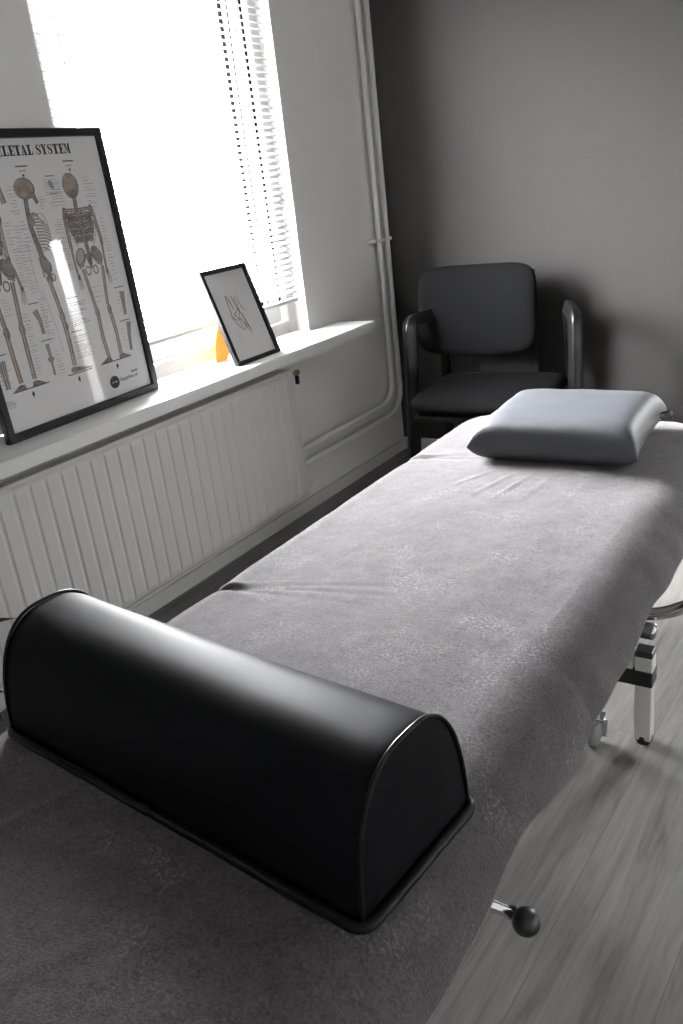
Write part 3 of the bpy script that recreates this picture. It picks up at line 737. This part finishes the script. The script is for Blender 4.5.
# castors
for (cx, cy) in ((-.462, 1.511), (-.83, 1.511), (-.462, .67), (-.83, .67)):
    bm = bmesh.new()
    cyl(bm, T((cx, cy, .026)), .026, .018, 'x'); cyl(bm, T((cx, cy, .026)), .012, .024, 'x')
    w_ = link('castor_wheel', bm, M_gplast, tb_, True)
    bm = bmesh.new()
    for sx in (-1, 1): tube(bm, [T((cx+sx*.015, cy, .026)), T((cx+sx*.015, cy+.012, .062))], 1, prof=rrprof(.002, .011, .001, 1))
    box(bm, T((cx-.018, cy-.002, .060)), T((cx+.018, cy+.03, .068)), .002); cyl(bm, T((cx, cy+.014, .125)), .008, .12, 'z')
    box(bm, T((min(cx, TX+(-.18 if cx < TX else .14)), cy+.004, .183)), T((max(cx, TX+(-.14 if cx < TX else .18)), cy+.03, .205)), .002)
    link('castor_fork', bm, M_chrome, w_)
# side handle with ball knob near the foot end
bm = bmesh.new(); A = Vector((-.296, .6825, .388)); Bv = Vector((-.40, .664, .414)); tube(bm, fillet([T(A), T(Bv), T((-.44, .66, .46))], .03), .0068, 14); hd = link('side_handle', bm, M_chrome, tb_, True)
bm = bmesh.new(); sphere(bm, T((-.288, .681, .386)), .0168); cyl(bm, T((-.303, .6835, .389)), .0085, .012, 'x'); link('ball_knob', bm, M_blackp, hd, True)

# ------------------------------------------------------------------ fitted cover
def gs(t, s): return math.exp(-(t/s)**2)
def cover():
    bm = bmesh.new(); R0 = .058
    hx = .345-R0; y0 = YN+R0; y1 = 2.165-R0; Rc = .085
    cy = (y0+y1)/2; hy = (y1-y0)/2; top = .551
    ext = R0*PI/2+.054
    NX, NYv = 190, 520
    rows = []
    for j in range(NYv+1):
        qy = -(hy+ext)+2*(hy+ext)*j/NYv; row = []
        for i in range(NX+1):
            qx = -(hx+ext)+2*(hx+ext)*i/NX
            # signed distance to rounded rectangle
            ax = abs(qx)-(hx-Rc); ay = abs(qy)-(hy-Rc)
            d = math.hypot(max(ax, 0), max(ay, 0))+min(max(ax, ay), 0)-Rc
            sx = 1 if qx >= 0 else -1; sy = 1 if qy >= 0 else -1
            if ax > 0 and ay > 0:
                l = math.hypot(ax, ay); nx, ny = sx*ax/l, sy*ay/l
            elif ax > ay: nx, ny = sx, 0
            else: nx, ny = 0, sy
            px_, py_ = qx, qy
            if nx > .0 and d > -.22:           # near side slopes away softly
                k__ = min(1, (d+.22)/.2); sh_ = .046*nx*k__*k__*(3-2*k__); d = d+sh_
            else: sh_ = 0
            RR = R0+(.060*nx if nx > 0 else 0)
            yw = cy+qy
            # hem length varies gently
            hem = ext + .007*math.sin(yw*7+1.2) + .004*math.sin(yw*23)
            if nx > .5: hem += .010*gs(yw-.50, .08) + .010*gs(yw-.30, .08) - .012*gs(yw-.70, .09)
            hem += .02*gs(yw-YF, .3)
            dd = d*hem/ext*(1-.14*max(0, nx)) if d > 0 else d
            z = top
            if d > 0:
                bx_, by_ = qx-nx*d, qy-ny*d
                if dd < RR*PI/2:
                    h_ = RR*math.sin(dd/RR)*(1-.03*max(0, nx)); z -= RR*(1-math.cos(dd/RR))
                else:
                    t = dd-RR*PI/2; h_ = RR*(1-.03*max(0, nx))+t*.04+.004*noise.noise(Vector((yw*5, nx*3, 1)))*min(1, t/.03); z -= RR+t
                px_, py_ = bx_+nx*h_, by_+ny*h_
            # crowned padding
            e = min(1, max(0, -d/.2)); z += .006*e*e*(3-2*e)
            # seams between the cushions pull the cloth in at both long edges
            for yj, amp in ((J1, 1.), (J2, .95)):
                ed = max(0, 1-max(0, -d)/.05) if abs(nx) > .5 else 0
                dy = yw-yj
                near = math.exp(-abs(dy)/.024)
                if qx < 0:
                    px_ += .010*near*amp*ed*(1 if abs(nx) > .5 else 0)
                    fall = math.exp(-max(0, -d)/.075)
                    z -= .003*amp*gs(dy-.004, .007)*fall
                    # creases running in from the notch
                    for sl, a0, wd, ln in ((.20, .0030, .0045, .16), (.06, .0022, .004, .13), (.32, .0018, .006, .20)):
                        xx = qx+hx+.02
                        z -= a0*amp*gs(dy-sl*xx-.004, wd)*math.exp(-max(0, xx)/ln)
                        z += a0*.5*amp*gs(dy-sl*xx-.018, wd)*math.exp(-max(0, xx)/ln)
                else:
                    px_ -= .003*near*amp*ed
            px_ -= .010*min(1, max(0, -qx/hx))
            X, Y = TX+px_, cy+py_
            if d < .02:
                # drag folds in front of the head pillow
                for (x0, yc, sl, wd, ln, a0) in ((-.76, 1.60, .9, .006, .05, .0022), (-.70, 1.58, .5, .006, .06, .0028), (-.655, 1.575, .35, .005, .055, .0030), (-.60, 1.60, .2, .008, .07, .0018), (-.52, 1.58, -.1, .007, .06, .0014)):
                    z += a0*gs(X-x0-sl*(Y-yc)*.5, wd)*gs(Y-yc, ln)
                # folds around the bolster
                for (x0, yc, sl, wd, ln, a0) in ((-.80, .41, .35, .010, .06, .003), (-.60, .30, .6, .014, .09, .0022), (-.44, .36, -.4, .012, .07, .002), (-.34, .72, .6, .012, .06, .0025)):
                    z += a0*gs(X-x0-sl*(Y-yc), wd)*gs(Y-yc, ln)
                z += .0022*noise.noise(Vector((X*7, Y*5, .3))) + .0010*noise.noise(Vector((X*19, Y*15, 2.3)))
                z += .0004*noise.noise(Vector((X*60, Y*50, 5.3)))
            else:
                s_ = min(1, d/.06)
                px2 = .003*s_*noise.noise(Vector((X*14, Y*14, 9)))
                X += nx*px2; Y += ny*px2
            row.append(bm.verts.new((X-TX, Y-1.0, z-.5)))
        rows.append(row)
    for j in range(NYv):
        for i in range(NX): bm.faces.new((rows[j][i], rows[j][i+1], rows[j+1][i+1], rows[j+1][i]))
    return bm
bm = cover()
cv = link('table_cover', bm, M_cloth, None, True); cv.location = (TX, 1.0, .5)
sm = cv.modifiers.new('thick', 'SOLIDIFY'); sm.thickness = .003; sm.offset = -1
cv['label'] = 'grey towelling cover stretched over the treatment table'; cv['category'] = 'table cover'

# ------------------------------------------------------------------ bolster
B0, B1, B2 = Vector((-.952, .528, 0)), Vector((-.356, .466, 0)), Vector((-.338, .662, 0))
ex = (B1-B0).normalized(); ey = Vector((-ex.y, ex.x, 0))
LEN = (B1-B0).length-.002; DEP = .189; HT = .156
bo = thing('bolster', 'long black leather half-round bolster lying across the table', 'bolster', (B0.x, B0.y, .5575), math.atan2(ex.y, ex.x))
def dprof(n=40, s=1.):
    """D-shaped section in (y,z): slightly flared sides and a round crown"""
    pts = []
    hw_ = DEP/2
    for k in range(n+1):
        t = k/n*PI
        c_, s_ = math.cos(t), math.sin(t)
        y = -hw_*(abs(c_)**.70)*(1 if c_ > 0 else -1); z = HT*(abs(s_)**.86)
        y *= 1-.05*(z/HT)
        pts.append((hw_+y*s, z))
    return pts
bm = bmesh.new(); prof = dprof(); rings = []
xs = [0, .004] + [.012+(LEN-.024)*k/24 for k in range(25)] + [LEN-.004, LEN]
for xi, x in enumerate(xs):
    e = min(x, LEN-x); sh_ = 1-.02*max(0, 1-e/.012)**2
    sag = -.0035*math.sin(PI*x/LEN)
    ring = []
    for (y, z) in prof:
        wob = .0012*noise.noise(Vector((x*9, y*14, z*14)))
        ring.append(bm.verts.new((x, DEP/2+(y-DEP/2)*sh_*(1+wob*4), max(0, (z+sag*(z/HT))*sh_+wob*(z/HT)))))
    rings.append(ring)
for i in range(len(rings)-1):
    for k in range(len(prof)-1): bm.faces.new((rings[i][k], rings[i][k+1], rings[i+1][k+1], rings[i+1][k]))
    bm.faces.new((rings[i][0], rings[i+1][0], rings[i+1][-1], rings[i][-1]))
link('sleeve', bm, M_leather, bo, True)
for x, sg in ((0, -1), (LEN, 1)):
    bm = bmesh.new(); cen = bm.verts.new((x+sg*.007, DEP/2, HT*.45)); prev = None
    for s_ in (.25, .5, .75, .92, 1.0):
        bul = .007*(1-s_**3)
        rg = [bm.verts.new((x+sg*bul+(-sg*.001 if s_ == 1 else 0), DEP/2+(y-DEP/2)*s_*.985, HT*.45+(z-HT*.45)*s_*.985)) for y, z in prof]
        if prev is None:
            for k in range(len(rg)-1): bm.faces.new((cen, rg[k], rg[k+1]))
            bm.faces.new((cen, rg[-1], rg[0]))
        else:
            for k in range(len(rg)-1): bm.faces.new((prev[k], prev[k+1], rg[k+1], rg[k]))
            bm.faces.new((prev[-1], prev[0], rg[0], rg[-1]))
        prev = rg
    link('end_panel', bm, M_leather, bo, True)
    bm = bmesh.new(); tube(bm, [(x+sg*.0005, y, z+.001) for y, z in prof], .0024, 10); link('piping', bm, M_piping, bo, True)
bm = bmesh.new(); o_ = .006
loop = fillet([(LEN*.5, -o_, .001), (-o_, -o_, .001), (-o_, DEP+o_, .001), (LEN+o_, DEP+o_, .001), (LEN+o_, -o_, .001), (LEN*.5, -o_, .001)], .02, 8)
tube(bm, loop, .0068, 10); link('base_piping', bm, M_piping, bo, True)
bm = bmesh.new(); box(bm, (-.004, -.004, -.005), (LEN+.004, DEP+.004, .003), .002); link('base_panel', bm, M_leather, bo)

# ------------------------------------------------------------------ head pillow
PC = Vector((-.634, 1.882, .5565)); pa, pb, pt = .190, .178, .100
pl = thing('head_pillow', 'blue-grey smooth vinyl wedge pillow at the head of the table', 'pillow', PC, math.radians(3.5))
bm = bmesh.new(); n = 72
def pco(u, v, side):
    edge = max(abs(u), abs(v))
    fu = 1-.055*(1-abs(v)**3)*abs(u)**3; fv = 1-.05*(1-abs(u)**3)*abs(v)**3
    x = pa*u*fu*(1+.0); y = pb*v*fv
    t = (max(0, 1-abs(u)**10))**.5*(max(0, 1-abs(v)**10))**.5
    seam = .040+.004*u*v
    cr = (abs(u)*abs(v))**6
    if side > 0: z = seam+(pt-seam)*t*(1-.05*(u*u*.6+v*v)) + .0015*noise.noise(Vector((u*3, v*3, 1)))
    else: z = seam-seam*min(1, t*1.02)
    return (x, y, z - .006*cr)
import itertools
def warp(k):  # denser near the rim
    t = -1+2*k/n; return math.copysign(1-(1-abs(t))**1.7, t)
grid = {}
for sd in (1, -1):
    for i in range(n+1):
        for j in range(n+1):
            rim = i in (0, n) or j in (0, n)
            key = (0 if rim else sd, i, j)
            if key not in grid: grid[key] = bm.verts.new(pco(warp(i), warp(j), sd))
def gv(sd, i, j): return grid[(0 if (i in (0, n) or j in (0, n)) else sd, i, j)]
for sd in (1, -1):
    for i in range(n):
        for j in range(n):
            f = (gv(sd, i, j), gv(sd, i+1, j), gv(sd, i+1, j+1), gv(sd, i, j+1)); bm.faces.new(f if sd > 0 else f[::-1])
link('pillow_body', bm, M_vinyl, pl, True)
bm = bmesh.new()
pr = rrprof(.0006, .011, .0005, 1)
tube(bm, fillet([(.176, .128, .040), (.205, .130, .048), (.209, .130, .040), (.205, .130, .030), (.176, .128, .036)], .004, 4), 1, prof=[(q[1], q[0]) for q in pr]); o = link('side_tag', bm, M_tag, pl); o['label'] = 'small black fabric tag'

# ------------------------------------------------------------------ armchair
ch = thing('armchair', 'black upholstered armchair with plastic arms in the corner behind the table', 'chair', (-1.300, 2.95, 0), math.radians(6))
def pad(bm, cx, cy, cz, a, b_, t, axis, curve=0., pw=6., nn=26, taper=0.):
    """upholstered pad: rounded superellipse slab; axis y = backrest, z = seat"""
    g_ = {}
    for sd in (1, -1):
        for i in range(nn+1):
            for j in range(nn+1):
                u = -1+2*i/nn; v = -1+2*j/nn
                u = math.copysign(1-(1-abs(u))**1.6, u); v = math.copysign(1-(1-abs(v))**1.6, v)
                rim = i in (0, nn) or j in (0, nn); key = (0 if rim else sd, i, j)
                if key in g_: continue
                # square to squircle
                k_ = (1-.5*(abs(v)**6)*.20*abs(u)**2); l_ = (1-.5*(abs(u)**6)*.20*abs(v)**2)
                x = a*u*k_*(1-taper*v); y = b_*v*l_
                th = t*((1-abs(u)**pw)**.5)*((1-abs(v)**pw)**.5)*(1 if sd > 0 else -.8)
                cv_ = curve*u*u
                if axis == 'z': g_[key] = bm.verts.new((cx+x, cy+y, cz+th+cv_))
                else: g_[key] = bm.verts.new((cx+x, cy-th+cv_-.12*y, cz+y+(.018*u*u if v < 0 else 0)*min(1, -v*1.5)))
    G = lambda sd, i, j: g_[(0 if (i in (0, nn) or j in (0, nn)) else sd, i, j)]
    for sd in (1, -1):
        for i in range(nn):
            for j in range(nn): bm.faces.new((G(sd, i, j), G(sd, i+1, j), G(sd, i+1, j+1), G(sd, i, j+1)))
# the backrest leans back: y grows with z
bm = bmesh.new(); pad(bm, -.085, .15, .664, .240, .172, .030, 'y', -.025, taper=.02)
for v in bm.verts: v.co.y += .30*(v.co.z-.672)
link('backrest', bm, M_cfab, ch, True)
bm = bmesh.new(); pad(bm, .03, -.10, .396, .255, .235, .040, 'z', .008)
link('seat', bm, M_cfab, ch, True)
bm = bmesh.new(); box(bm, (-.20, -.30, .340), (.25, .11, .366), .008); link('seat_shell', bm, M_cpl, ch)
bm = bmesh.new(); box(bm, (-.215, .197, .345), (.12, .211, .80), .006)
for v in bm.verts: v.co.y += .30*(v.co.z-.672) if v.co.z > .5 else -.02
link('back_shell', bm, M_cpl, ch)
for sx in (-1, 1):
    bm = bmesh.new(); tube(bm, fillet([(sx*.12, .0, .36), (sx*.12, .19, .365), (sx*.12, .20, .66)], .06), 1, prof=rrprof(.018, .007, .004, 2)); link('back_support', bm, M_cpl, ch)
for sx in (-1, 1):
    bm = bmesh.new()
    pth = [(sx*.265, .24, .012), (sx*.262, .225, .40), (sx*.245+.008, .20, .66), (sx*.318+.004, .0, .655), (sx*.320+.004, -.012, .40), (sx*.33, -.03, .012)]
    pf = fillet(pth, .035, 7)
    tube(bm, pf, 1, prof=rrprof(.024, .019, .008, 3)); link('arm_frame', bm, M_cpl, ch, True)
    bm = bmesh.new(); tube(bm, [(sx*.22, -.01, .364), (sx*.332, -.015, .364)], .012, 10); link('seat_bracket', bm, M_cpl, ch)
    bm = bmesh.new(); tube(bm, [(sx*.22, .06, .364), (sx*.262, .225, .364)], .012, 10); link('seat_bracket', bm, M_cpl, ch)
    for (fx, fy) in ((.265, .24), (.33, -.03)):
        bm = bmesh.new(); cyl(bm, (sx*fx, fy, .006), .018, .012); link('foot_pad', bm, M_blackp, ch)

# ------------------------------------------------------------------ potted plant at the left edge
pp = thing('potted_plant', 'potted plant with pointed olive and dark red leaves at the left edge', 'plant', (-1.362, .668, 0))
bm = bmesh.new()
pr_ = [(.075, 0), (.085, .01), (.105, .17), (.112, .18), (.112, .195), (.100, .195), (.097, .17)]
rg0 = None
for (r_, z_) in pr_:
    rg = [bm.verts.new((r_*math.cos(2*PI*k/28), r_*math.sin(2*PI*k/28), z_)) for k in range(28)]
    if rg0:
        for k in range(28): bm.faces.new((rg0[k], rg0[(k+1) % 28], rg[(k+1) % 28], rg[k]))
    else: bm.faces.new(rg[::-1])
    rg0 = rg
link('pot', bm, M_pot, pp, True)
bm = bmesh.new(); cyl(bm, (0, 0, .172), .0965, .006, seg=28); link('soil', bm, M_soil, pp)
bm = bmesh.new(); bmr = bmesh.new()
def leaf(bm, base, az, el, L_, w):
    d = Vector((math.cos(az)*math.cos(el), math.sin(az)*math.cos(el), math.sin(el))); s_ = Vector((-math.sin(az), math.cos(az), 0)); up = s_.cross(d)*-1
    prev = None; N_ = 8
    for k in range(N_+1):
        t = k/N_; p = Vector(base)+d*L_*t+Vector((0, 0, -.25*L_*t*t)); ww = w*math.sin(PI*min(.98, t*.9+.06))**.8*(1-t**4)+.0004
        q = [bm.verts.new(p-s_*ww+up*ww*.3), bm.verts.new(p), bm.verts.new(p+s_*ww+up*ww*.3)]
        if prev: bm.faces.new((prev[0], prev[1], q[1], q[0])); bm.faces.new((prev[1], prev[2], q[2], q[1]))
        prev = q
bms = bmesh.new()
for k in range(7):
    az = k*2.4; tx, ty, tz = .05*math.cos(az), .05*math.sin(az), .45+.045*(k % 4)
    tube(bms, [(tx*.3, ty*.3, .17), (tx*.8, ty*.8, .3), (tx, ty, tz)], .0035, 8)
    for j in range(6):
        leaf(bm if (j+k) % 3 else bmr, (tx, ty, tz-.02*j), az+j*2.1, .5-.05*j, .085+.02*random.random(), .014)
link('stems', bms, M_leaf, pp, True); 
o = link('green_leaves', bm, M_leaf, pp, True); o['label'] = 'pointed olive green leaves'
o = link('red_leaves', bmr, M_leafr, pp, True); o['label'] = 'pointed dark red leaves'

# ------------------------------------------------------------------ daylight
w = bpy.data.worlds.new('overcast'); bpy.context.scene.world = w; w.use_nodes = True
nt = w.node_tree; N, L = nt.nodes, nt.links; bg = N['Background']
tc = N.new('ShaderNodeTexCoord'); sx = N.new('ShaderNodeSeparateXYZ'); L.new(tc.outputs['Generated'], sx.inputs[0])
rp = N.new('ShaderNodeValToRGB'); rp.color_ramp.elements[0].position = .46; rp.color_ramp.elements[1].position = .56
rp.color_ramp.elements[0].color = (.14, .14, .135, 1); rp.color_ramp.elements[1].color = (.97, .985, 1, 1)
mr = N.new('ShaderNodeMapRange'); mr.inputs['From Min'].default_value = -1; L.new(sx.outputs['Z'], mr.inputs['Value'])
L.new(mr.outputs[0], rp.inputs[0]); L.new(rp.outputs[0], bg.inputs['Color'])
bg.inputs['Strength'].default_value = 285
for (pa_, pb_) in ((Wy0, Wy1), (V0, V1)):
    la = bpy.data.lights.new('window_portal', 'AREA'); la.shape = 'RECTANGLE'; la.size = Wz1-Wz0; la.size_y = pb_-pa_
    la.cycles.is_portal = True
    lo = bpy.data.objects.new('window_portal', la); C.objects.link(lo)
    lo.location = (WX-.17, (pa_+pb_)/2, (Wz0+Wz1)/2); lo.rotation_euler = (0, -PI/2, 0)
la = bpy.data.lights.new('strip_portal', 'AREA'); la.shape = 'RECTANGLE'; la.size = SX1-SX0; la.size_y = SZ1-.03
la.cycles.is_portal = True
lo = bpy.data.objects.new('strip_portal', la); C.objects.link(lo)
lo.location = ((SX0+SX1)/2, BY+.06, (SZ1+.03)/2); lo.rotation_euler = (-PI/2, 0, 0)

# ------------------------------------------------------------------ camera
cam = bpy.data.cameras.new('camera'); co = bpy.data.objects.new('camera', cam); C.objects.link(co)
R3 = ((0.8387737743098465, -0.10921173301780686, 0.5334148037890043), (0.5328365814836746, 0.36616164049001043, -0.7628963431990323), (-0.11199880786332495, 0.9241203657559504, 0.3653187876804071))
R3 = Matrix(R3)
R3 = ((R3.to_quaternion()).normalized()).to_matrix()
co.matrix_world = Matrix.Translation((0, 0, 1.2)) @ R3.to_4x4()
cam.sensor_fit = 'VERTICAL'; cam.sensor_height = 24; cam.lens = 843.494/1024*24; cam.clip_start = .02
S = bpy.context.scene
S.camera = co
S.view_settings.view_transform = 'Standard'; S.view_settings.look = 'None'; S.view_settings.gamma = 1; S.view_settings.use_curve_mapping = False
S.view_settings.exposure = 0
S.cycles.max_bounces = 10; S.cycles.diffuse_bounces = 6; S.cycles.sample_clamp_indirect = 8; S.cycles.caustics_reflective = False
S.cycles.use_denoising = True
